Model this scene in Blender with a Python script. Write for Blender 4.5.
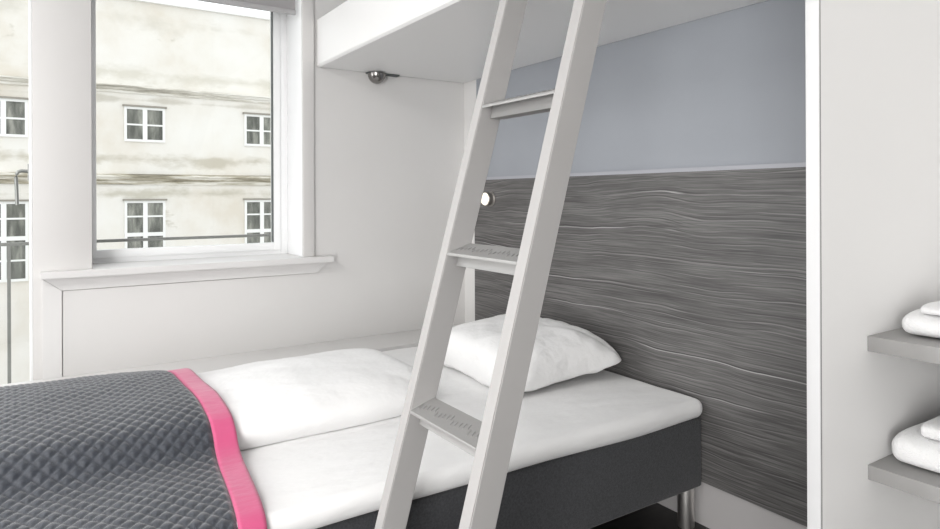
import bpy, bmesh, math, random
from mathutils import Vector, Matrix, noise
random.seed(7)
for o in list(bpy.data.objects):
    bpy.data.objects.remove(o)
S = bpy.context.scene
COL = S.collection

# ------------------------------------------------------------------ camera
YAW, ROLL, FPX = math.radians(56.6356), math.radians(-0.2208), 651.61
Fv = Vector((-math.sin(YAW), math.cos(YAW), 0)); Rv = Vector((math.cos(YAW), math.sin(YAW), 0)); Uv = Vector((0, 0, 1))
R2 = Rv * math.cos(ROLL) + Uv * math.sin(ROLL); U2 = -Rv * math.sin(ROLL) + Uv * math.cos(ROLL)
cam = bpy.data.cameras.new('camera'); cam.sensor_width = 36; cam.sensor_fit = 'HORIZONTAL'
cam.lens = FPX / 940 * 36; cam.shift_y = -(264.5 - 196.385) / 940; cam.clip_start = 0.02; cam.clip_end = 200
cam_ob = bpy.data.objects.new('camera', cam); COL.objects.link(cam_ob)
m3 = Matrix((R2, U2, -Fv)).transposed()
cam_ob.matrix_world = Matrix.Translation((2.8548, -1.8449, 1.1)) @ m3.to_4x4()
S.camera = cam_ob

# ------------------------------------------------------------------ sky, added fill lights, exposure
W = bpy.data.worlds.new('overcast_sky'); S.world = W; W.use_nodes = True
bg = W.node_tree.nodes['Background']; bg.inputs['Color'].default_value = (0.97, 0.985, 1.0, 1); bg.inputs['Strength'].default_value = 1.58

def area(name, loc, target, sx, sy, power, col=(1, 1, 1)):
    l = bpy.data.lights.new(name, 'AREA'); l.shape = 'RECTANGLE'; l.size = sx; l.size_y = sy; l.energy = power; l.color = col
    o = bpy.data.objects.new(name, l); COL.objects.link(o); o.location = loc
    o.rotation_euler = (Vector(target) - Vector(loc)).to_track_quat('-Z', 'Y').to_euler()
    return o
area('added_fill_light', (.03, -3.80, 1.15), (1.6, -2.6, 1.15), 1.2, 1.9, 64, (0.98, 0.99, 1.0))      # unseen fill added against the solid wall; no window is built here
area('added_fill_light', (4.34, -3.38, 1.0), (0, -1.6, 1.1), 1.9, 1.8, 156, (1.0, 0.995, 0.985))   # soft fill added out of view at the right-hand wall, no opening there
area('added_ceiling_fill', (2.0, -3.3, 2.46), (2.0, -3.3, 0), 1.3, 1.3, 52, (1.0, 0.985, 0.965))  # overhead fill added to brighten the room; no fixture is modelled
S.view_settings.view_transform = 'Standard'; S.view_settings.look = 'None'
S.view_settings.exposure = 0.0; S.view_settings.gamma = 1.0; S.view_settings.use_curve_mapping = False

# ------------------------------------------------------------------ material helpers
def mat(name, col, rough=0.6, metal=0.0, sheen=0.0, spec=0.5):
    m = bpy.data.materials.new(name); m.use_nodes = True
    b = m.node_tree.nodes['Principled BSDF']
    b.inputs['Base Color'].default_value = (*col, 1); b.inputs['Roughness'].default_value = rough
    b.inputs['Metallic'].default_value = metal; b.inputs['Specular IOR Level'].default_value = spec
    b.inputs['Sheen Weight'].default_value = sheen
    return m
def nd(m, t, **kw):
    n = m.node_tree.nodes.new(t)
    for k, v in kw.items():
        if k in n.inputs: n.inputs[k].default_value = v
        else: setattr(n, k, v)
    return n
def lk(m, a, ao, b, bi): m.node_tree.links.new(a.outputs[ao], b.inputs[bi])
def bsdf(m): return m.node_tree.nodes['Principled BSDF']
def coords(m, scale=(1, 1, 1), rot=(0, 0, 0)):
    g = nd(m, 'ShaderNodeNewGeometry'); mp = nd(m, 'ShaderNodeMapping')
    mp.inputs['Scale'].default_value = scale; mp.inputs['Rotation'].default_value = rot
    lk(m, g, 'Position', mp, 'Vector'); return mp
def ramp(m, src, so, stops):
    r = nd(m, 'ShaderNodeValToRGB'); e = r.color_ramp.elements
    while len(e) < len(stops): e.new(0.5)
    for el, (p, c) in zip(e, stops):
        el.position = p; el.color = (*c, 1) if len(c) == 3 else c
    lk(m, src, so, r, 'Fac'); return r
def add_bump(m, scale, strength, dist=0.002, detail=3, stretch=(1, 1, 1)):
    mp = coords(m, stretch); n = nd(m, 'ShaderNodeTexNoise', Scale=scale, Detail=detail)
    lk(m, mp, 'Vector', n, 'Vector')
    b = nd(m, 'ShaderNodeBump', Strength=strength, Distance=dist)
    lk(m, n, 'Fac', b, 'Height'); lk(m, b, 'Normal', bsdf(m), 'Normal'); return b
def mottled(name, c1, c2, scale, rough=0.6, bump=0.0, **kw):
    m = mat(name, c1, rough, **kw); mp = coords(m)
    n = nd(m, 'ShaderNodeTexNoise', Scale=scale, Detail=5); lk(m, mp, 'Vector', n, 'Vector')
    r = ramp(m, n, 'Fac', [(0.3, c1), (0.7, c2)]); lk(m, r, 'Color', bsdf(m), 'Base Color')
    if bump: add_bump(m, scale * 6, bump)
    return m

M = {}
M['wall'] = mottled('white_wall_paint', (0.70, 0.69, 0.68), (0.72, 0.71, 0.70), 3, 0.7, 0.04)
M['trim'] = mat('white_gloss_paint', (0.73, 0.722, 0.715), 0.42)
M['pillar'] = mat('pale_grey_paint', (0.65, 0.637, 0.627), 0.5)
M['ceiling'] = mat('white_ceiling_paint', (0.8, 0.8, 0.8), 0.8)
M['frame'] = mat('white_window_lacquer', (0.89, 0.895, 0.90), 0.35)
M['gasket'] = mat('dark_rubber_gasket', (0.09, 0.10, 0.10), 0.6)
M['bunk'] = mat('white_laminate', (0.84, 0.84, 0.835), 0.4)
M['wardrobe'] = mat('white_melamine', (0.86, 0.853, 0.845), 0.5)
M['edge'] = mat('white_edge_band', (0.64, 0.64, 0.645), 0.4)
M['seam'] = mat('grey_seam', (0.22, 0.21, 0.21), 0.6)
M['shelf'] = mat('grey_laminate', (0.31, 0.305, 0.30), 0.5)
M['ladder'] = mat('light_grey_powder_coat', (0.40, 0.39, 0.385), 0.42)
M['tread'] = mat('silver_grey_tread_metal', (0.42, 0.415, 0.41), 0.34, 0.5)
M['steel'] = mat('brushed_steel', (0.74, 0.72, 0.70), 0.42, 1.0)
M['chrome'] = mat('dark_chrome', (0.27, 0.26, 0.25), 0.22, 1.0)
M['lampring'] = mat('satin_nickel', (0.36, 0.34, 0.32), 0.35, 0.9)
M['rail'] = mat('grey_painted_rail', (0.22, 0.22, 0.21), 0.5)
M['handle'] = mat('grey_handle_metal', (0.24, 0.25, 0.24), 0.38, 0.6)
M['blind'] = mat('grey_blind_fabric', (0.33, 0.32, 0.325), 0.8)
M['blindbar'] = mat('grey_blind_bar', (0.42, 0.415, 0.42), 0.5)
M['sheet'] = mat('white_cotton_sheet', (0.87, 0.867, 0.865), 0.85, sheen=0.15)
M['duvet'] = mat('white_cotton_duvet', (0.87, 0.867, 0.865), 0.85, sheen=0.15)
M['pillow'] = mat('white_cotton_pillow', (0.87, 0.867, 0.865), 0.85, sheen=0.15)
M['towel'] = mat('white_terry', (0.84, 0.84, 0.845), 0.95, sheen=0.3)
add_bump(M['towel'], 420, 0.7, 0.004, 2)
add_bump(M['sheet'], 9, 0.6, 0.02, 4, (1.2, 0.5, 1)); add_bump(M['duvet'], 8, 0.65, 0.02, 4, (1, 0.7, 1)); add_bump(M['pillow'], 10, 0.65, 0.02, 4)
M['base'] = mottled('charcoal_upholstery', (0.030, 0.031, 0.035), (0.058, 0.059, 0.065), 190, 0.9, 0.35, sheen=0.2)
M['pink'] = mat('pink_satin_ribbon', (0.60, 0.085, 0.215), 0.55, sheen=0.35); add_bump(M['pink'], 30, 0.35, 0.01, 3, (1, 0.45, 1))
M['quilt'] = mottled('slate_quilted_fabric', (0.015, 0.019, 0.028), (0.034, 0.041, 0.057), 200, 0.48, 0.3, sheen=0.5)
M['skirting'] = mat('grey_white_skirting_paint', (0.46, 0.445, 0.445), 0.6)
M['bluewall'] = mottled('blue_grey_wall_paint', (0.315, 0.333, 0.365), (0.33, 0.348, 0.38), 4, 0.65, 0.03)
M['paleledge'] = mat('pale_grey_strip', (0.38, 0.385, 0.42), 0.4)

def wood_material():
    m = mat('grey_wood_grain_laminate', (0.14, 0.135, 0.13), 0.45); b = bsdf(m)
    def stretched(sc, scale, detail, rough=0.6, dist=0.0):
        mp = coords(m, sc); n = nd(m, 'ShaderNodeTexNoise', Scale=scale, Detail=detail, Roughness=rough, Distortion=dist); lk(m, mp, 'Vector', n, 'Vector'); return n
    def mult(a, ao, c):
        x = nd(m, 'ShaderNodeMix', data_type='RGBA', blend_type='MULTIPLY'); x.inputs['Factor'].default_value = 1
        m.node_tree.links.new(a.outputs[ao], x.inputs[6]); m.node_tree.links.new(c.outputs['Color'], x.inputs[7]); return x
    n1 = stretched((0.9, 1, 9), 2.0, 6, 0.62)
    base = ramp(m, n1, 'Fac', [(0.28, (0.072, 0.069, 0.068)), (0.50, (0.118, 0.114, 0.112)), (0.74, (0.175, 0.170, 0.167))])
    n2 = stretched((1.6, 1, 105), 2.0, 4, 0.7)
    out = mult(base, 'Color', ramp(m, n2, 'Fac', [(0.34, (0.55, 0.55, 0.55)), (0.66, (1.35, 1.35, 1.35))]))
    # long thin grain lines, pale and dark, wandering slowly
    g = nd(m, 'ShaderNodeNewGeometry'); sep = nd(m, 'ShaderNodeSeparateXYZ'); lk(m, g, 'Position', sep, 'Vector')
    w = stretched((0.75, 1, 1.5), 1.9, 2, 0.5); w2 = stretched((4, 1, 5), 2.2, 2, 0.5)
    a = nd(m, 'ShaderNodeMath', operation='MULTIPLY_ADD'); lk(m, w, 'Fac', a, 0); a.inputs[1].default_value = 0.11; lk(m, sep, 'Z', a, 2)
    a2 = nd(m, 'ShaderNodeMath', operation='MULTIPLY_ADD'); lk(m, w2, 'Fac', a2, 0); a2.inputs[1].default_value = 0.007; lk(m, a, 0, a2, 2)
    for freq, off, half, col, amt, lo, sx in ((9.0, 0.10, 0.020, (0.48, 0.47, 0.465), 1.0, 0.50, 0.8), (9.0, 0.062, 0.024, (0.02, 0.02, 0.02), 0.95, 0.48, 0.8), (43.0, 0.5, 0.085, (0.035, 0.034, 0.034), 0.75, 0.43, 1.5), (43.0, 0.68, 0.07, (0.30, 0.293, 0.288), 0.65, 0.47, 1.5), (71.0, 0.3, 0.12, (0.24, 0.235, 0.23), 0.5, 0.46, 1.4), (98.0, 0.2, 0.14, (0.05, 0.05, 0.05), 0.6, 0.43, 2.0)):
        mk = stretched((sx * .55, 1, 9 + freq * .12), 2.3, 2, 0.5)
        mask = ramp(m, mk, 'Fac', [(lo, (0, 0, 0)), (lo + .11, (1, 1, 1))])
        f = nd(m, 'ShaderNodeMath', operation='MULTIPLY_ADD'); lk(m, a2, 0, f, 0); f.inputs[1].default_value = freq; f.inputs[2].default_value = off
        fr = nd(m, 'ShaderNodeMath', operation='FRACT'); lk(m, f, 0, fr, 0)
        r = ramp(m, fr, 0, [(0.5 - 1.4 * half, (0, 0, 0)), (0.5, (1, 1, 1)), (0.5 + half, (0, 0, 0))])
        mm = nd(m, 'ShaderNodeMath', operation='MULTIPLY'); lk(m, r, 'Color', mm, 0); lk(m, mask, 'Color', mm, 1)
        m2 = nd(m, 'ShaderNodeMath', operation='MULTIPLY'); lk(m, mm, 0, m2, 0); m2.inputs[1].default_value = amt
        mix = nd(m, 'ShaderNodeMix', data_type='RGBA'); lk(m, m2, 0, mix, 0)
        m.node_tree.links.new(out.outputs[2], mix.inputs[6]); mix.inputs[7].default_value = (*col, 1); out = mix
    m.node_tree.links.new(out.outputs[2], b.inputs['Base Color'])
    bp = nd(m, 'ShaderNodeBump', Strength=0.12, Distance=0.002); lk(m, n2, 'Fac', bp, 'Height'); lk(m, bp, 'Normal', b, 'Normal')
    return m
M['wood'] = wood_material()

def floor_material():
    m = mat('dark_plank_floor', (0.02, 0.018, 0.017), 0.45)
    mp = coords(m, (5, 0.8, 1)); n = nd(m, 'ShaderNodeTexNoise', Scale=6, Detail=6); lk(m, mp, 'Vector', n, 'Vector')
    r = ramp(m, n, 'Fac', [(0.3, (0.012, 0.011, 0.011)), (0.7, (0.032, 0.029, 0.027))])
    br = nd(m, 'ShaderNodeTexBrick', Scale=1.0); br.inputs['Mortar Size'].default_value = 0.004; br.inputs['Brick Width'].default_value = 1.4; br.inputs['Row Height'].default_value = 0.16
    br.inputs['Color1'].default_value = (1, 1, 1, 1); br.inputs['Color2'].default_value = (0.8, 0.8, 0.8, 1); br.inputs['Mortar'].default_value = (0.3, 0.3, 0.3, 1)
    mp2 = coords(m, (1, 1, 1), (0, 0, math.pi / 2)); lk(m, mp2, 'Vector', br, 'Vector')
    x = nd(m, 'ShaderNodeMix', data_type='RGBA', blend_type='MULTIPLY'); x.inputs['Factor'].default_value = 1
    m.node_tree.links.new(r.outputs['Color'], x.inputs[6]); m.node_tree.links.new(br.outputs['Color'], x.inputs[7])
    m.node_tree.links.new(x.outputs[2], bsdf(m).inputs['Base Color']); return m
M['floor'] = floor_material()

def facade_material():
    m = mat('weathered_cream_plaster', (0.8, 0.78, 0.72), 0.9)
    mp = coords(m); n = nd(m, 'ShaderNodeTexNoise', Scale=0.55, Detail=7, Roughness=0.62); lk(m, mp, 'Vector', n, 'Vector')
    base = ramp(m, n, 'Fac', [(0.32, (0.69, 0.64, 0.56)), (0.48, (0.765, 0.735, 0.68)), (0.62, (0.80, 0.78, 0.74))])
    # rain stains below the ledges, broken up by noise
    g = nd(m, 'ShaderNodeNewGeometry'); sep = nd(m, 'ShaderNodeSeparateXYZ'); lk(m, g, 'Position', sep, 'Vector')
    mp2 = coords(m, (1, 0.55, 1.0)); n2 = nd(m, 'ShaderNodeTexNoise', Scale=1.1, Detail=6, Roughness=0.65); lk(m, mp2, 'Vector', n2, 'Vector')
    out = base
    for z0, z1, c in ((1.75, 2.5, (0.44, 0.40, 0.31)), (0.95, 1.45, (0.46, 0.43, 0.34)), (3.55, 3.85, (0.50, 0.47, 0.40)), (4.05, 4.75, (0.58, 0.55, 0.47)), (5.4, 6.3, (0.60, 0.57, 0.50))):
        mid = (z0 + z1) / 2; half = (z1 - z0) / 2
        d = nd(m, 'ShaderNodeMath', operation='SUBTRACT'); lk(m, sep, 'Z', d, 0); d.inputs[1].default_value = mid
        ab = nd(m, 'ShaderNodeMath', operation='ABSOLUTE'); lk(m, d, 0, ab, 0)
        mr = nd(m, 'ShaderNodeMapRange'); lk(m, ab, 0, mr, 'Value'); mr.inputs['From Min'].default_value = 0; mr.inputs['From Max'].default_value = half
        mr.inputs['To Min'].default_value = 0.28; mr.inputs['To Max'].default_value = 0.0
        ad = nd(m, 'ShaderNodeMath', operation='ADD'); lk(m, mr, 0, ad, 0); lk(m, n2, 'Fac', ad, 1)
        r = ramp(m, ad, 0, [(0.64, (0, 0, 0)), (0.80, (0.7, 0.7, 0.7))])
        mix = nd(m, 'ShaderNodeMix', data_type='RGBA'); lk(m, r, 'Color', mix, 0)
        m.node_tree.links.new(out.outputs['Color' if out is base else 2], mix.inputs[6]); mix.inputs[7].default_value = (*c, 1); out = mix
    m.node_tree.links.new(out.outputs[2], bsdf(m).inputs['Base Color'])
    return m
M['facade'] = facade_material()
def cornice_material():
    m = mat('stained_cornice_stone', (0.5, 0.46, 0.38), 0.9)
    mp = coords(m, (1, 0.5, 7)); n = nd(m, 'ShaderNodeTexNoise', Scale=1.3, Detail=7, Roughness=0.7); lk(m, mp, 'Vector', n, 'Vector')
    r = ramp(m, n, 'Fac', [(0.36, (0.16, 0.145, 0.105)), (0.48, (0.42, 0.38, 0.29)), (0.58, (0.76, 0.73, 0.66))])
    lk(m, r, 'Color', bsdf(m), 'Base Color'); return m
M['cornice'] = cornice_material()
def soft_cornice():
    m = cornice_material(); m.name = 'pale_cornice_stone'
    for n in m.node_tree.nodes:
        if n.type == 'VALTORGB':
            for e, c in zip(n.color_ramp.elements, ((.34, .32, .27), (.66, .63, .56), (.82, .80, .75))): e.color = (*c, 1)
    return m
M['cornice_pale'] = soft_cornice()
M['outframe'] = mat('white_outdoor_window_paint', (0.85, 0.85, 0.83), 0.5)
M['lintel'] = mat('dark_grey_lintel', (0.30, 0.28, 0.24), 0.8)  # one even dark grey for the strip above each outdoor window
def pane_material():
    m = mat('dark_window_pane', (0.1, 0.1, 0.09), 0.15)
    mp = coords(m, (1, 5, 1.2)); n = nd(m, 'ShaderNodeTexNoise', Scale=1.3, Detail=4); lk(m, mp, 'Vector', n, 'Vector')
    r = ramp(m, n, 'Fac', [(0.35, (0.075, 0.078, 0.066)), (0.52, (0.16, 0.165, 0.142)), (0.68, (0.32, 0.32, 0.28))])
    lk(m, r, 'Color', bsdf(m), 'Base Color'); return m
M['pane'] = pane_material()
M['street'] = mottled('grey_paving', (0.35, 0.34, 0.33), (0.45, 0.44, 0.43), 0.6, 0.9)
def glass_material():
    m = bpy.data.materials.new('clear_glazing'); m.use_nodes = True; t = m.node_tree; t.nodes.clear()
    o = t.nodes.new('ShaderNodeOutputMaterial'); mx = t.nodes.new('ShaderNodeMixShader'); tr = t.nodes.new('ShaderNodeBsdfTransparent'); gl = t.nodes.new('ShaderNodeBsdfGlossy')
    gl.inputs['Roughness'].default_value = 0.02; tr.inputs['Color'].default_value = (0.98, 0.99, 0.985, 1); mx.inputs[0].default_value = 0.025
    t.links.new(tr.outputs[0], mx.inputs[1]); t.links.new(gl.outputs[0], mx.inputs[2]); t.links.new(mx.outputs[0], o.inputs[0]); return m
M['glass'] = glass_material()
def glow(name, col, s):
    m = mat(name, col, 0.3); b = bsdf(m); b.inputs['Emission Color'].default_value = (*col, 1); b.inputs['Emission Strength'].default_value = s; return m
M['lens'] = glow('lit_lamp_lens', (1.0, 0.93, 0.80), 0.75)

# ------------------------------------------------------------------ mesh helpers (world coordinates in, object-local out)
def box(bm, x0, x1, y0, y1, z0, z1, bev=0.0, seg=2):
    r = bmesh.ops.create_cube(bm, size=1.0); vs = r['verts']
    for v in vs:
        v.co = Vector((x0 + (v.co.x + .5) * (x1 - x0), y0 + (v.co.y + .5) * (y1 - y0), z0 + (v.co.z + .5) * (z1 - z0)))
    if bev:
        es = list({e for v in vs for e in v.link_edges})
        bmesh.ops.bevel(bm, geom=es, offset=bev, segments=seg, affect='EDGES', profile=0.6)
def prism(bm, pts, axis, a, b):
    """closed polygon pts (2-D) extruded along axis 0/1/2 from a to b"""
    def mk(p, t):
        q = list(p); q.insert(axis, t); return bm.verts.new(q)
    A = [mk(p, a) for p in pts]; B = [mk(p, b) for p in pts]; n = len(pts)
    bm.faces.new(A[::-1]); bm.faces.new(B)
    for i in range(n): bm.faces.new((A[i], A[(i + 1) % n], B[(i + 1) % n], B[i]))
    bmesh.ops.recalc_face_normals(bm, faces=bm.faces[:])
def cyl(bm, p0, p1, r0, r1=None, seg=20):
    p0, p1 = Vector(p0), Vector(p1); r1 = r0 if r1 is None else r1; d = (p1 - p0)
    q = d.to_track_quat('Z', 'Y').to_matrix().to_4x4(); q.translation = (p0 + p1) / 2
    bmesh.ops.create_cone(bm, cap_ends=True, segments=seg, radius1=r0, radius2=r1, depth=d.length, matrix=q)
def tube(bm, pts, r, seg=10):
    pts = [Vector(p) for p in pts]; rings = []
    for i, p in enumerate(pts):
        t = (pts[min(i + 1, len(pts) - 1)] - pts[max(i - 1, 0)]).normalized()
        q = t.to_track_quat('Z', 'Y')
        rings.append([bm.verts.new(p + q @ Vector((r * math.cos(2 * math.pi * k / seg), r * math.sin(2 * math.pi * k / seg), 0))) for k in range(seg)])
    for a, b in zip(rings, rings[1:]):
        for k in range(seg): bm.faces.new((a[k], a[(k + 1) % seg], b[(k + 1) % seg], b[k]))
    bm.faces.new(rings[0][::-1]); bm.faces.new(rings[-1])
def lathe(bm, prof, c, axis=(0, 0, 1), seg=28):
    """profile (radius, height) turned about axis through c"""
    q = Vector(axis).to_track_quat('Z', 'Y'); c = Vector(c); rings = []
    for r, h in prof:
        rings.append([bm.verts.new(c + q @ Vector((max(r, 1e-5) * math.cos(2 * math.pi * k / seg), max(r, 1e-5) * math.sin(2 * math.pi * k / seg), h))) for k in range(seg)])
    for a, b in zip(rings, rings[1:]):
        for k in range(seg): bm.faces.new((a[k], a[(k + 1) % seg], b[(k + 1) % seg], b[k]))
    bm.faces.new(rings[0][::-1]); bm.faces.new(rings[-1])
    bmesh.ops.recalc_face_normals(bm, faces=bm.faces[:])
def obj(name, bm, m, parent=None, smooth=35, label=None, kind=None, loc=None):
    me = bpy.data.meshes.new(name); bm.to_mesh(me); bm.free(); me.materials.append(m)
    o = bpy.data.objects.new(name, me); COL.objects.link(o)
    w = Vector((0, 0, 0))
    if parent is not None:
        o.parent = parent; p = parent
        while p is not None: w += p.location; p = p.parent
    if loc is not None: o.location = Vector(loc) - w
    sh = -(w + o.location)
    me.transform(Matrix.Translation(sh))
    if smooth:
        for p in me.polygons: p.use_smooth = True
        me.set_sharp_from_angle(angle=math.radians(smooth))
    if label: o['label'] = label
    if kind: o['kind'] = kind
    return o
def tag(o, label, cat, group=None):
    o['label'] = label; o['category'] = cat
    if group: o['group'] = group
    return o
def thing(name, label, cat, loc, group=None):
    o = bpy.data.objects.new(name, None); COL.objects.link(o); o.location = loc; o.empty_display_size = 0.1
    return tag(o, label, cat, group)
def boxobj(name, m, dims, parent=None, bev=0.0, **kw):
    bm = bmesh.new(); box(bm, *dims, bev=bev); return obj(name, bm, m, parent, **kw)
def struct(name, m, boxes, bev=0.0, parent=None):
    bm = bmesh.new()
    for d in boxes: box(bm, *d, bev=bev)
    return obj(name, bm, m, parent, kind='structure')

# ================================================================== THE ROOM
XR, YB, ZC = 4.4, -4.6, 2.5
WY0, WY1, WZ0, WZ1 = -1.683, -0.866, 0.806, 2.30       # window opening
DY0, DY1, DZ1 = -2.95, -1.871, 2.30                    # balcony door opening
struct('floor', M['floor'], [(-.25, XR + .1, YB - .1, .1, -.12, 0)])
struct('ceiling', M['ceiling'], [(-.25, XR + .1, YB - .1, .1, ZC, ZC + .12)])
struct('wall_window', M['wall'], [
    (-.25, 0, WY1, 0.0, 0, ZC), (-.25, 0, WY0, WY1, 0, WZ0), (-.25, 0, WY0, WY1, WZ1, ZC),
    (-.25, 0, DY0, DY1, DZ1, ZC), (-.25, 0, YB, DY0, 0, ZC)])
bm = bmesh.new(); box(bm, -.25, .004, DY1, WY0, 0, ZC, bev=0.004, seg=2); obj('wall_pillar', bm, M['pillar'], kind='structure')
struct('wall_headboard', M['wall'], [(-.25, XR + .1, 0.0, .1, 0, ZC)])
struct('wall_right', M['wall'], [(XR, XR + .1, YB, 0, 0, ZC)])
struct('wall_back', M['wall'], [(-.25, XR + .1, YB - .1, YB, 0, ZC)])
boxobj('wall_paint_field', M['bluewall'], (.118, 2.2, -.002, .001, 1.18, ZC), kind='structure', smooth=0)
boxobj('baseboard_headboard', M['skirting'], (0.0, 2.2, -.004, .001, 0, .16), kind='structure', smooth=0)
# grey wood panel with the pale strip that closes its top
bm = bmesh.new(); box(bm, .116, 2.199, -.0145, -.0025, .149, 1.181); pan = obj('headboard_panel', bm, M['wood'], smooth=0)
tag(pan, 'grey wood-grain headboard panel covering the wall behind the bed', 'panel')
boxobj('top_strip', M['paleledge'], (.116, 2.199, -.015, -.0025, 1.181, 1.194), pan, smooth=0, label='pale blue-grey edge strip')

# casing, sill and the framed board below the sill
bm = bmesh.new(); box(bm, 0.0, .014, WY1, -.814, .832, 2.36, bev=.002); obj('trim_1', bm, M['pillar'], kind='structure')
bm = bmesh.new(); box(bm, -.249, 0.0, WY1 - .0015, WY1 + .0005, .833, WZ1); obj('trim_2', bm, M['frame'], kind='structure')
bm = bmesh.new(); prism(bm, [(.06, -1.849), (.06, -.738), (.0, -.738), (.0, WY1 - .0015), (-.245, WY1 - .0015), (-.245, -1.683), (.0, -1.683), (.0, -1.849)], 2, .806, .832)
bmesh.ops.bevel(bm, geom=bm.edges[:], offset=.003, segments=2, affect='EDGES')
sill = obj('trim_3', bm, M['trim'], kind='structure')
bm = bmesh.new()                                         # mitred frame under the sill
yl, yli, yr, yri, zt, zti, xf = -1.842, -1.782, -.745, -.805, .806, .758, .014
def mitre(pts): prism(bm, pts, 0, 0.0, xf)
mitre([(yl, zt), (yr, zt), (yri, zti), (yli, zti)])
mitre([(yl, 0), (yl, zt - .0012), (yli, zti - .0012), (yli, 0)])
obj('trim_4', bm, M['trim'], kind='structure', smooth=0)
bm = bmesh.new(); prism(bm, [(0, yli + .0035), (.010, yli + .0035), (.010, -1.3), (.0005, -.70), (0, -.70)], 2, 0, zti - .003); obj('trim_5', bm, M['wall'], kind='structure', smooth=0)
bm = bmesh.new(); box(bm, 0.0, .262, -2.02, 0.0, 0, .438, bev=.004); obj('trim_6', bm, M['wall'], kind='structure')

# ---- window: fixed frame, sash, gasket, glass
bm = bmesh.new()
def ring(bm, x0, x1, y0, y1, z0, z1, w, bev=0.0015):
    box(bm, x0, x1, y0, y0 + w, z0, z1, bev); box(bm, x0, x1, y1 - w, y1, z0, z1, bev)
    box(bm, x0, x1, y0 + w, y1 - w, z0, z0 + w, bev); box(bm, x0, x1, y0 + w, y1 - w, z1 - w, z1, bev)
win = bpy.data.objects.new('window_1', None); COL.objects.link(win); win.location = (-.22, -1.28, .832); win['kind'] = 'structure'
def rim(bm, x0, x1, y0, y1, z0, z1, wl, wr, wb, wt, bev=0.0015):
    box(bm, x0, x1, y0, y0 + wl, z0, z1, bev); box(bm, x0, x1, y1 - wr, y1, z0, z1, bev)
    box(bm, x0, x1, y0 + wl, y1 - wr, z0, z0 + wb, bev); box(bm, x0, x1, y0 + wl, y1 - wr, z1 - wt, z1, bev)
rim(bm, -.25, -.205, WY0, WY1 - .0015, .826, WZ1, .012, .036, .028, .03); obj('outer_frame', bm, M['frame'], win)
bm = bmesh.new(); rim(bm, -.245, -.197, WY0 + .012, WY1 - .0375, .854, WZ1 - .03, .015, .0315, .032, .03); obj('sash', bm, M['frame'], win)
GY0, GY1, GZ0, GZ1 = WY0 + .027, WY1 - .069, .886, WZ1 - .06
bm = bmesh.new(); box(bm, -.226, -.199, GY1 - .003, GY1, GZ0 + .004, GZ1); obj('gasket', bm, M['gasket'], win, smooth=0)
boxobj('glass', M['glass'], (-.232, -.229, GY0 - .002, GY1 + .002, GZ0 - .002, GZ1 + .002), win, smooth=0)

# ---- balcony door: white frame post, glazed leaf, lever handle
door = bpy.data.objects.new('door_1', None); COL.objects.link(door); door.location = (-.1, DY1, 0); door['kind'] = 'structure'
bm = bmesh.new(); box(bm, -.2, .002, DY1 - .010, DY1, 0, DZ1, .001); box(bm, -.2, .002, DY0, DY0 + .05, 0, DZ1, .001); box(bm, -.2, .002, DY0, DY1, DZ1 - .05, DZ1, .001)
obj('door_frame', bm, M['frame'], door)
boxobj('glass', M['glass'], (-.20, -.197, DY0 + .03, DY1 - .005, .02, DZ1 - .05), door, smooth=0)
bm = bmesh.new(); box(bm, -.03, -.012, DY1 - .014, DY1 - .009, 1.165, 1.225, .002)
tube(bm, [(-.02, DY1 - .012, 1.198), (-.02, DY1 - .032, 1.199), (-.02, DY1 - .042, 1.196), (-.02, DY1 - .047, 1.188), (-.02, DY1 - .049, 1.175), (-.02, DY1 - .047, 1.12), (-.02, DY1 - .046, 1.075)], .0062)
obj('door_handle', bm, M['handle'], door)

# ================================================================== OUTSIDE
boxobj('street', M['street'], (-40, -.3, -40, 40, -7.2, -7.0), kind='structure', smooth=0)
FX = -16.5
bld = thing('building', 'weathered cream plaster building across the street, seen through the window', 'building', (FX, 0, -7))
bm = bmesh.new(); box(bm, FX - 6, FX, -16, 22, -7, 6.33); obj('facade_wall', bm, M['facade'], bld, smooth=0)
def cornice(z0, z1, m):
    h = z1 - z0; bm = bmesh.new()
    prism(bm, [(FX, z0), (FX + .05, z0), (FX + .06, z0 + h * .3), (FX + .12, z0 + h * .38), (FX + .15, z0 + h * .6), (FX + .2, z0 + h * .7), (FX + .2, z1 - .03), (FX, z1)], 1, -16, 22)
    obj('cornice', bm, m, bld, smooth=0)
cornice(3.86, 4.07, M['cornice_pale']); cornice(1.45, 1.73, M['cornice'])
bm = bmesh.new(); box(bm, FX - 6, FX + .10, -16, 22, 6.33, 6.41); obj('eave', bm, M['outframe'], bld, smooth=0)
def out_window(y0, w, z0, z1, bars):
    """casement pair: white frame, mullion and bars around dark panes, grey lintel line over it"""
    bm = bmesh.new(); y1 = y0 + w; f = .062; x0, x1 = FX - .02, FX + .05
    box(bm, x0, x1, y0, y0 + f, z0, z1); box(bm, x0, x1, y1 - f, y1, z0, z1); box(bm, x0, x1, y0 + f, y1 - f, z0, z0 + f); box(bm, x0, x1, y0 + f, y1 - f, z1 - f, z1)
    ym = (y0 + y1) / 2; box(bm, x0, x1 + .005, ym - .055, ym + .055, z0 + f, z1 - f)
    for zb, t in bars:
        for a, b in ((y0 + f, ym - .055), (ym + .055, y1 - f)): box(bm, x0, x1 - .01, a, b, zb - t, zb + t)
    fr = obj('window', bm, M['outframe'], bld, smooth=0)
    bm = bmesh.new(); box(bm, FX - .015, FX + .012, y0 + f, y1 - f, z0 + f, z1 - f); obj('pane', bm, M['pane'], fr, smooth=0, label='dark glass panes')
    bm = bmesh.new(); box(bm, FX - .02, FX + .09, y0 - .04, y1 + .04, z1, z1 + .045); obj('lintel', bm, M['lintel'], fr, smooth=0)
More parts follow.
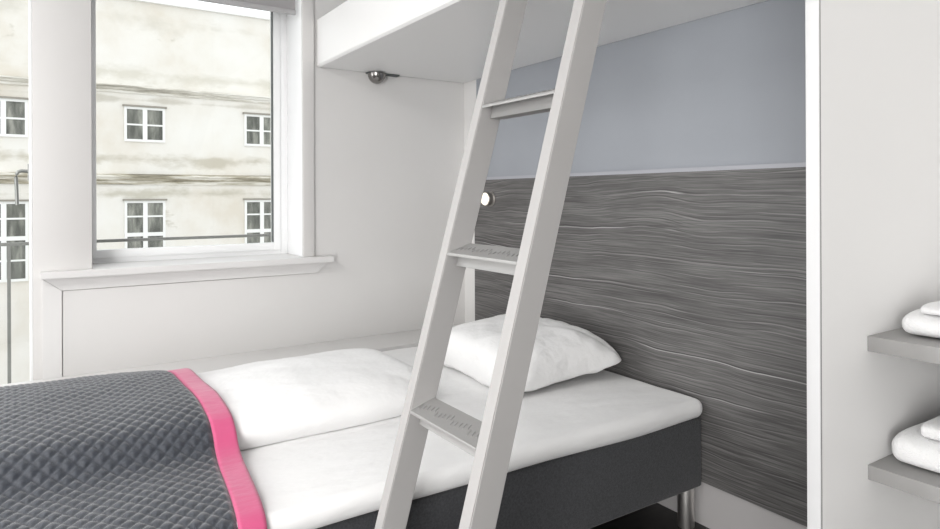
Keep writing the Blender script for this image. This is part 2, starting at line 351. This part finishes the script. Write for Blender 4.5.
for k in range(-3, 4):
    y0 = -.008 + 3.082 * k
    out_window(y0, .985, 2.59, 3.51, [(3.04, .022)])
    out_window(y0, .985, -.93, 1.02, [(.60, .022), (.12, .05), (-.42, .022)])
# balcony railing just outside the window
rl = thing('balcony_railing', 'thin grey metal railing outside the window and glass door', 'railing', (-.35, -1.95, -.25))
bm = bmesh.new(); box(bm, -.357, -.343, -3.3, -.55, .908, .921, .002); obj('top_rail', bm, M['rail'], rl)
for y in (-3.25, -1.953, -.6):
    bm = bmesh.new(); box(bm, -.356, -.344, y - .006, y + .006, -.25, .908); box(bm, -.356, -.25, y - .012, y + .012, -.25, -.235); obj('post', bm, M['rail'], rl)

# ================================================================== FURNITURE
# ---- upper bunk
bk = thing('upper_bunk', 'white boxed upper bunk fixed across the corner above the bed', 'bunk bed', (1.1, -.4, 1.69))
YF, ZB, ZT = -.80, 1.69, 1.905
bm = bmesh.new(); prism(bm, [(-.006, ZB + .02), (-.006, ZB), (YF + .012, ZB), (YF + .012, ZB + .02)], 0, .007, 2.199); obj('underside', bm, M['bunk'], bk, smooth=0)
bm = bmesh.new(); prism(bm, [(YF + .012, ZB), (YF + .002, ZB + .007), (YF, ZB + .012), (YF, ZT - .006), (YF + .006, ZT), (YF + .024, ZT), (YF + .03, ZT - .006), (YF + .03, ZB + .022), (YF + .012, ZB + .022)], 0, .0245, 2.199)
obj('front_board', bm, M['bunk'], bk, smooth=0)
bm = bmesh.new(); box(bm, .007, .0195, YF - .001, YF + .03, ZB + .002, ZT + .001, .005, 3); obj('end_cap', bm, M['pillar'], bk)
bm = bmesh.new(); box(bm, .02, 2.18, YF + .035, -.01, ZB + .021, ZB + .15, .03, 3); obj('bunk_mattress', bm, M['sheet'], bk)

# ---- reading lights
t = thing('reading_light', 'small round lit reading light on the grey wood headboard', 'lamp', (.262, -.0145, 1.087))
bm = bmesh.new(); lathe(bm, [(.036, 0), (.036, .004), (.030, .008), (.029, .014), (.033, .016), (.033, .033), (.030, .036)], (.262, -.0145, 1.087), (0, -1, 0)); obj('lamp_body', bm, M['lampring'], t)
bm = bmesh.new(); lathe(bm, [(.0305, .0), (.0305, .003), (.026, .010), (.016, .014), (.0, .0155)], (.262, -.0145 - .034, 1.087), (0, -1, 0)); obj('lens', bm, M['lens'], t, label='glowing cream lens')
t = thing('eyeball_spotlight', 'small dark chrome dome spotlight under the white bunk by the window', 'lamp', (.03, -.49, 1.69))
bm = bmesh.new(); box(bm, .0, .034, -.556, -.392, 1.683, 1.690, .002); obj('mounting_plate', bm, M['gasket'], t)
bm = bmesh.new(); lathe(bm, [(.043 * math.cos(a), -.048 * math.sin(a)) for a in [i * math.pi / 2 / 10 for i in range(11)]], (.030, -.512, 1.6835)); obj('dome', bm, M['chrome'], t, smooth=60)

# ---- roller blind
t = thing('roller_blind', 'grey roller blind hanging at the top of the window', 'blind', (-.03, -1.28, 2.29))
bm = bmesh.new(); cyl(bm, (-.045, -1.695, 2.27), (-.045, -.872, 2.27), .028); obj('roller_tube', bm, M['blindbar'], t)
bm = bmesh.new(); box(bm, -.0195, -.018, -1.690, -.889, 1.935, 2.27); obj('fabric', bm, M['blind'], t, smooth=0)
bm = bmesh.new(); box(bm, -.027, -.011, -1.692, -.887, 1.917, 1.938, .005, 3); obj('bottom_bar', bm, M['blindbar'], t)

# ---- bed
XA, XB, YFT = .275, 1.472, -2.03
bed = thing('bed', 'low bed with charcoal upholstered base and white fitted sheet below the bunk', 'bed', (.87, -1.0, 0))
bm = bmesh.new(); box(bm, XA, XB, YFT, -.016, .135, .367, .012, 3); obj('bed_base', bm, M['base'], bed, label='charcoal upholstered base')
for x in (XA + .07, XB - .035):
    for y in (YFT + .06, -.056):
        bm = bmesh.new(); lathe(bm, [(.026, 0), (.027, .003), (.027, .136)], (x, y, 0)); obj('leg', bm, M['steel'], bed, label='round brushed steel leg')
def sgn(a, e): return math.copysign(abs(a) ** e, a)
def rounded_slab(x0, x1, y0, y1, z0, z1, r, step, fn):
    """grid-skinned slab whose rim is a half-round of radius r; fn displaces each vertex"""
    bm = bmesh.new(); box(bm, x0, x1, y0, y1, z0, z1)
    bmesh.ops.bevel(bm, geom=bm.edges[:], offset=r, segments=5, affect='EDGES', profile=0.5)
    for ax, a, b in ((0, x0, x1), (1, y0, y1)):
        n = int((b - a) / step)
        for i in range(1, n):
            co = [0, 0, 0]; co[ax] = a + (b - a) * i / n; no = [0, 0, 0]; no[ax] = 1
            bmesh.ops.bisect_plane(bm, geom=bm.verts[:] + bm.edges[:] + bm.faces[:], plane_co=co, plane_no=no)
    for v in bm.verts: v.co += fn(v.co)
    return bm
def sheet_fn(p):
    n = noise.noise(Vector((p.x * 3, p.y * 6, p.z * 4))) * .004 + noise.noise(Vector((p.x * 9 + p.y * 4, p.y * 5, 3))) * .002
    low = -.012 * max(0, min(1, (p.x - 1.3) / .15)) * max(0, (.40 - p.z) / .04) * math.exp(-((p.y + .32) / .22) ** 2)
    return Vector((n * (1 if p.x > 1.4 else 0), 0, n * .8 + low * (1 if p.x > 1.4 else 0)))
bm = rounded_slab(XA - .008, XB + .017, YFT - .01, -.017, .369, .430, .028, .03, sheet_fn)
obj('mattress', bm, M['sheet'], bed, smooth=80, label='mattress in a white fitted sheet')

# ---- duvet
DX0, DX1, DY_0, DY_1, DZ, DH = .300, 1.085, -2.02, -.785, .432, .118
def duvet_top(x, y):
    u = min(1, abs((x - (DX0 + DX1) / 2) / ((DX1 - DX0) / 2))); v = min(1, abs((y - (DY_0 + DY_1) / 2) / ((DY_1 - DY_0) / 2)))
    return DZ + DH * (1 - u ** 3.4) ** .55 * (1 - v ** 9) ** .5
bm = bmesh.new()
NX, NY = 60, 84; g = []
for j in range(NY + 1):
    row = []
    for i in range(NX + 1):
        a = -math.pi / 2 * math.cos(math.pi * i / NX) ; b = -math.pi / 2 * math.cos(math.pi * j / NY)
        su, sv = math.sin(a), math.sin(b)
        u = sgn(su, 1.0); v = sgn(sv, 1.0)
        # rounded plan corners
        k = (abs(u) ** 7 + abs(v) ** 7) ** (1 / 7); m_ = max(abs(u), abs(v)); sc = m_ / k if k > 0 else 1
        x = (DX0 + DX1) / 2 + (DX1 - DX0) / 2 * u * sc; y = (DY_0 + DY_1) / 2 + (DY_1 - DY_0) / 2 * v * sc
        edge = min(i, NX - i, j, NY - j) == 0
        h = DH * ((1 - abs(u) ** 11) ** .42 if u > 0 else (1 - .78 * abs(u) ** 1.35) * (1 - abs(u) ** 14) ** .4) * (1 - abs(v) ** 26) ** .42
        h *= 1 - .26 * max(0, min(1, (-1.20 - y) / .26)); h += noise.noise(Vector((x * 4, y * 4, 1))) * .006 * (1 - m_ ** 4) + noise.noise(Vector((x * 11, y * 8, 5))) * .003 * (1 - m_ ** 4)
        bul = .020 * math.sin(min(1, h / DH) * math.pi) if not edge else 0      # side bulges over its seam
        row.append(bm.verts.new((x + bul * sgn(u, 1) * abs(u) ** 6, y + bul * sgn(v, 1) * abs(v) ** 9, DZ + max(0.0, h))))
    g.append(row)
for j in range(NY):
    for i in range(NX): bm.faces.new((g[j][i], g[j][i + 1], g[j + 1][i + 1], g[j + 1][i]))
bmesh.ops.recalc_face_normals(bm, faces=bm.faces[:])
rim = [e for e in bm.edges if e.is_boundary]; bmesh.ops.holes_fill(bm, edges=rim, sides=0)
du = obj('duvet', bm, M['duvet'], smooth=70, loc=(.7, -1.4, DZ)); tag(du, 'folded white duvet lying on the bed, half under the slate quilt', 'duvet')

# ---- quilt with its pink border
prof = [(.255, .452), (.30, .464), (.36, .486), (.44, .511), (.53, .528), (.64, .535), (.80, .537), (.93, .536), (1.01, .532), (1.065, .522), (1.103, .498), (1.13, .472), (1.165, .457), (1.22, .450), (1.30, .446), (1.38, .443), (1.455, .438), (1.492, .417), (1.502, .37), (1.505, .28), (1.506, .17)]
def catmull(P, n=14):
    out = []; P = [Vector(p) for p in P]; Q = [2 * P[0] - P[1]] + P + [2 * P[-1] - P[-2]]
    for i in range(1, len(Q) - 2):
        for k in range(n):
            t = k / n; a, b, c, d = Q[i - 1], Q[i], Q[i + 1], Q[i + 2]
            out.append(0.5 * ((2 * b) + (c - a) * t + (2 * a - 5 * b + 4 * c - d) * t * t + (3 * b - a - 3 * c + d) * t ** 3))
    out.append(P[-1]); return out
def resample(P, step):
    L = [0]
    for a, b in zip(P, P[1:]): L.append(L[-1] + (b - a).length)
    n = int(L[-1] / step); out = []; j = 0
    for i in range(n + 1):
        s = L[-1] * i / n
        while j < len(L) - 2 and L[j + 1] < s: j += 1
        t = (s - L[j]) / max(1e-9, L[j + 1] - L[j]); out.append((P[j].lerp(P[j + 1], t), s))
    return out
PX = catmull(prof)
def edge_y(x):    # the pink edge wanders slightly across the bed
    return -1.434 + .010 * math.sin((x - .6) * 3.0) - .028 * max(0, (x - 1.12) / .4) - .012 * max(0, (.55 - x) / .3)
def cloth(s0, s1, step, amp, lift, thick):
    """strip of cloth over the bed between distances s0..s1 behind the pink outer edge"""
    bm = bmesh.new(); cs = resample(PX, step); ns = int((s1 - s0) / step); rows = []
    for j in range(ns + 1):
        s = s0 + (s1 - s0) * j / ns; row = []
        for i, (p, t) in enumerate(cs):
            a = cs[max(0, i - 1)][0]; b = cs[min(len(cs) - 1, i + 1)][0]; d = (b - a).normalized(); nx, nz = -d.y, d.x
            y = edge_y(p.x) - s; z = p.y; drop = max(0.0, -2.07 - y)
            if drop > 0: y = -2.07 - .015 * min(1, drop / .03); z = max(.1, z - drop)
            wob = noise.noise(Vector((p.x * 5, y * 5, 2))) * .008 + noise.noise(Vector((p.x * 14, y * 12, 7))) * .0018
            h = lift + wob + (.010 * max(0, min(1, (s - .06) / .12)) * (lambda q: q * q * (3 - 2 * q))(max(0, min(1, (1.2 - p.x) / .6))) if amp else 0)
            if amp:
                D = .0195
                A = abs(math.sin(math.pi * (t / 1.0 + s * 1.15) / (2 * D))); B = abs(math.sin(math.pi * (t / 1.0 - s * 1.15) / (2 * D)))
                h += amp * (min(A, B) ** .5) * min(1, max(0, (s - .058) / .012)) - (.004 if s < .06 else 0)
            row.append(bm.verts.new((p.x + nx * h, y, z + nz * h)))
        rows.append(row)
    for j in range(ns):
        for i in range(len(cs) - 1): bm.faces.new((rows[j][i], rows[j][i + 1], rows[j + 1][i + 1], rows[j + 1][i]))
    bmesh.ops.recalc_face_normals(bm, faces=bm.faces[:])
    up = sum(f.normal.z for f in bm.faces)
    if up < 0: bmesh.ops.reverse_faces(bm, faces=bm.faces[:])
    return bm
ql = thing('quilt', 'slate grey diamond-quilted bedspread with a pink border at the foot of the bed', 'bedspread', (.9, -1.8, .45))
o = obj('quilted_cover', cloth(.052, .93, .004, .0080, .0, .01), M['quilt'], ql, smooth=50, label='slate grey diamond-quilted cover')
sd = o.modifiers.new('thickness', 'SOLIDIFY'); sd.thickness = .008; sd.offset = -1
o = obj('border_band', cloth(.0, .056, .008, 0, .003, .01), M['pink'], ql, smooth=80, label='pink border band')
sd = o.modifiers.new('thickness', 'SOLIDIFY'); sd.thickness = .010; sd.offset = -1

# ---- pillow, tipped up against the headboard
def pillow(cx, cy, cz, w, d, h, rx, rz, ry=0):
    bm = bmesh.new(); N = 56
    R = Matrix.Rotation(rz, 3, 'Z') @ Matrix.Rotation(rx, 3, 'X') @ Matrix.Rotation(ry, 3, 'Y')
    faces = {}
    for side in (1, -1):
        g = []
        for j in range(N + 1):
            row = []
            for i in range(N + 1):
                u = math.sin(math.pi / 2 * (2 * i / N - 1)); v = math.sin(math.pi / 2 * (2 * j / N - 1))
                pin = 1 - .10 * (1 - v * v) * abs(u) ** 3; pin2 = 1 - .10 * (1 - u * u) * abs(v) ** 3
                kk = (abs(u) ** 7 + abs(v) ** 7) ** (1 / 7); rc = max(abs(u), abs(v)) / kk if kk else 1
                x, y = u * w / 2 * pin * rc, v * d / 2 * pin2 * rc
                pr = max(0, (1 - abs(u) ** 3.2)) ** .42 * max(0, (1 - abs(v) ** 3.2)) ** .42
                z = side * h / 2 * pr * (1.0 if side > 0 else .30)
                wr = noise.noise(Vector((x * 7, y * 7, 3 * side))) * .010 + noise.noise(Vector((x * 22 + y * 6, y * 16, 9))) * .004
                rad = math.sin(math.atan2(v, u) * 14 + x * 4) * .003 * (abs(u * v)) ** .5
                z += side * (wr + rad) * min(1, pr * 3)
                row.append(Vector((x, y, z)))
            g.append(row)
        faces[side] = g
    V = {}
    for side in (1, -1):
        for j in range(N + 1):
            for i in range(N + 1):
                rim = i in (0, N) or j in (0, N)
                key = (i, j, 0 if rim else side)
                if key not in V: V[key] = bm.verts.new(R @ faces[side][j][i] + Vector((cx, cy, cz)))
    for side in (1, -1):
        for j in range(N):
            for i in range(N):
                q = []
                for a, b in ((i, j), (i + 1, j), (i + 1, j + 1), (i, j + 1)):
                    rim = a in (0, N) or b in (0, N); q.append(V[(a, b, 0 if rim else side)])
                bm.faces.new(q if side > 0 else q[::-1])
    return bm
pl = obj('pillow', pillow(.845, -.302, .478, .69, .54, .262, math.radians(5), math.radians(-3)), M['pillow'], smooth=80, loc=(.825, -.285, .43))
tag(pl, 'plump white pillow propped against the grey wood headboard', 'pillow')

# ---- ladder
SL = .28451
def fy(z): return -1.187 + SL * (z - .64)          # front plane of the stiles
ld = thing('bunk_ladder', 'light grey metal ladder leaning up to the white upper bunk', 'ladder', (1.745, -1.35, 0))
def stile(x0, x1):
    bm = bmesh.new(); zt = 1.775
    prism(bm, [(fy(0), 0), (fy(zt), zt), (fy(zt) + .061, zt), (fy(0) + .061, 0)], 0, x0, x1)
    bmesh.ops.bevel(bm, geom=bm.edges[:], offset=.002, segments=2, affect='EDGES')
    s = obj('stile', bm, M['ladder'], ld)
    bm = bmesh.new(); xm = (x0 + x1) / 2        # hook over the bunk rail
    prism(bm, [(-.832, 1.72), (-.804, 1.72), (-.804, ZT + .004), (-.762, ZT + .004), (-.762, ZT - .03), (-.756, ZT - .03), (-.756, ZT + .010), (-.832, ZT + .010)], 0, xm - .012, xm + .012)
    obj('hook', bm, M['ladder'], s, smooth=0)
stile(1.586, 1.618); stile(1.870, 1.903)
def tread(z):
    xa, xb, f = 1.618, 1.870, fy(z)
    sl = .30                                        # the plate rises gently to the back
    bm = bmesh.new()
    prism(bm, [(f, z - .002), (f + .001, z), (f + .060, z + .060 * sl), (f + .060, z + .060 * sl - .004), (f + .003, z - .003), (f + .002, z - .006), (f, z - .006)], 0, xa, xb)
    q = Matrix.Rotation(math.radians(24), 3, 'Z')
    for c in range(4):                              # slanted raised dashes in four staggered groups
        for k in range(5):
            cx = xa + .032 + c * .0625 + (k - 2) * .0118; cy = .030 + (k - 2) * .0028 - .002
            vs = [Vector((-.0014, -.009, -.0012)), Vector((.0014, -.009, -.0012)), Vector((.0014, .009, -.0012)), Vector((-.0014, .009, -.0012)), Vector((0, -.0065, .0016)), Vector((0, .0065, .0016))]
            vv = []
            for v in vs:
                w = q @ v; vv.append(bm.verts.new((min(xb - .001, max(xa + .001, cx + w.x)), f + cy + w.y, z + (cy + w.y) * sl + w.z)))
            for fc in ((0, 1, 4), (1, 2, 5, 4), (2, 3, 5), (3, 0, 4, 5), (3, 2, 1, 0)): bm.faces.new([vv[t] for t in fc])
    o = obj('tread', bm, M['tread'], ld, smooth=30, label='embossed metal tread')
    bm = bmesh.new(); g = f + .020
    prism(bm, [(g - .002, z - .030), (g, z - .027), (g + .004, z - .006), (g + .004, z + .002), (g + .035, z + .010), (g + .035, z - .030)], 0, xa + .006, xb)
    obj('channel', bm, M['tread'], o, smooth=30)
for k in range(5): tread(.308 + .3338 * k)

# ---- wardrobe niche with shelves
wd = thing('wardrobe', 'white open wardrobe with grey shelves beside the headboard', 'wardrobe', (2.64, -.35, 0))
PF = -.69
bm = bmesh.new(); box(bm, 2.205, 2.229, PF + .007, -.001, 0, ZC - .002); obj('side_panel', bm, M['wardrobe'], wd, smooth=0)
bm = bmesh.new(); box(bm, 2.205, 2.2295, PF, PF + .0035, 0, ZC - .002, .0008); obj('edge_band', bm, M['edge'], wd)
bm = bmesh.new(); box(bm, 2.206, 2.2288, PF + .0035, PF + .007, 0, ZC - .002); obj('edge_seam', bm, M['seam'], wd, smooth=0)
bm = bmesh.new(); box(bm, 3.15, 3.185, PF, -.001, 0, ZC - .002, .001); obj('side_panel', bm, M['wardrobe'], wd)
bm = bmesh.new(); box(bm, 2.229, 3.15, -.02, -.001, 0, ZC - .002); obj('back_panel', bm, M['wardrobe'], wd, smooth=0)
for z0, z1 in ((.8001, .8294), (.5538, .582)):
    bm = bmesh.new(); box(bm, 2.229, 3.15, -.5213, -.02, z0, z1, .0012); obj('shelf', bm, M['shelf'], wd, label='grey laminate shelf')
def towel(cx0, cx1, y0, y1, z, layers, seed):
    """folded towel: stacked rounded layers, closed at the left by the fold"""
    bm = bmesh.new(); zz = z
    for (dx, dy, th) in layers:
        N, K = 26, 18; rings = []
        for i in range(N + 1):
            nose = th * .36; ln = cx1 - cx0 - dx; d_ = nose * (1 - math.cos(math.pi / 2 * i / 10)) if i < 10 else nose + (ln - nose) * (i - 10) / (N - 10); x = cx0 + dx + d_
            grow = max(.22, math.sqrt(max(0, 1 - (1 - min(1, d_ / nose)) ** 2)))
            if i == N: grow = .9
            ring = []
            for k in range(K * 2):
                a = 2 * math.pi * k / (2 * K); cy, cz = sgn(math.cos(a), .42), sgn(math.sin(a), .62)
                yy = (y0 + dy + y1) / 2 + (y1 - y0 - dy) / 2 * cy * (.82 + .18 * grow)
                hh = zz + th / 2 + th / 2 * cz * grow
                hh += (noise.noise(Vector((x * 14 + seed, yy * 10, zz * 9))) * .006) * (1 if cz > 0 else .0)
                yy += noise.noise(Vector((x * 12, hh * 20, seed))) * .004
                ring.append(bm.verts.new((x, yy, max(z + .0005, hh))))
            rings.append(ring)
        for a, b in zip(rings, rings[1:]):
            for k in range(2 * K): bm.faces.new((a[k], a[(k + 1) % (2 * K)], b[(k + 1) % (2 * K)], b[k]))
        bm.faces.new(rings[0][::-1]); bm.faces.new(rings[-1]); zz += th * .93
    bmesh.ops.recalc_face_normals(bm, faces=bm.faces[:])
    return obj('towel', bm, M['towel'], smooth=70, loc=((cx0 + cx1) / 2, (y0 + y1) / 2, z))
tag(towel(2.262, 2.62, -.475, -.20, .8297, [(0, 0, .046), (.03, .012, .020)], 1), 'folded white terry towel on the upper grey shelf', 'towel', 'towels on the wardrobe shelves')
tag(towel(2.246, 2.62, -.485, -.20, .5823, [(0, 0, .060), (.045, .02, .032)], 5), 'folded white terry towel on the lower grey shelf', 'towel', 'towels on the wardrobe shelves')
bpy.context.view_layer.update()
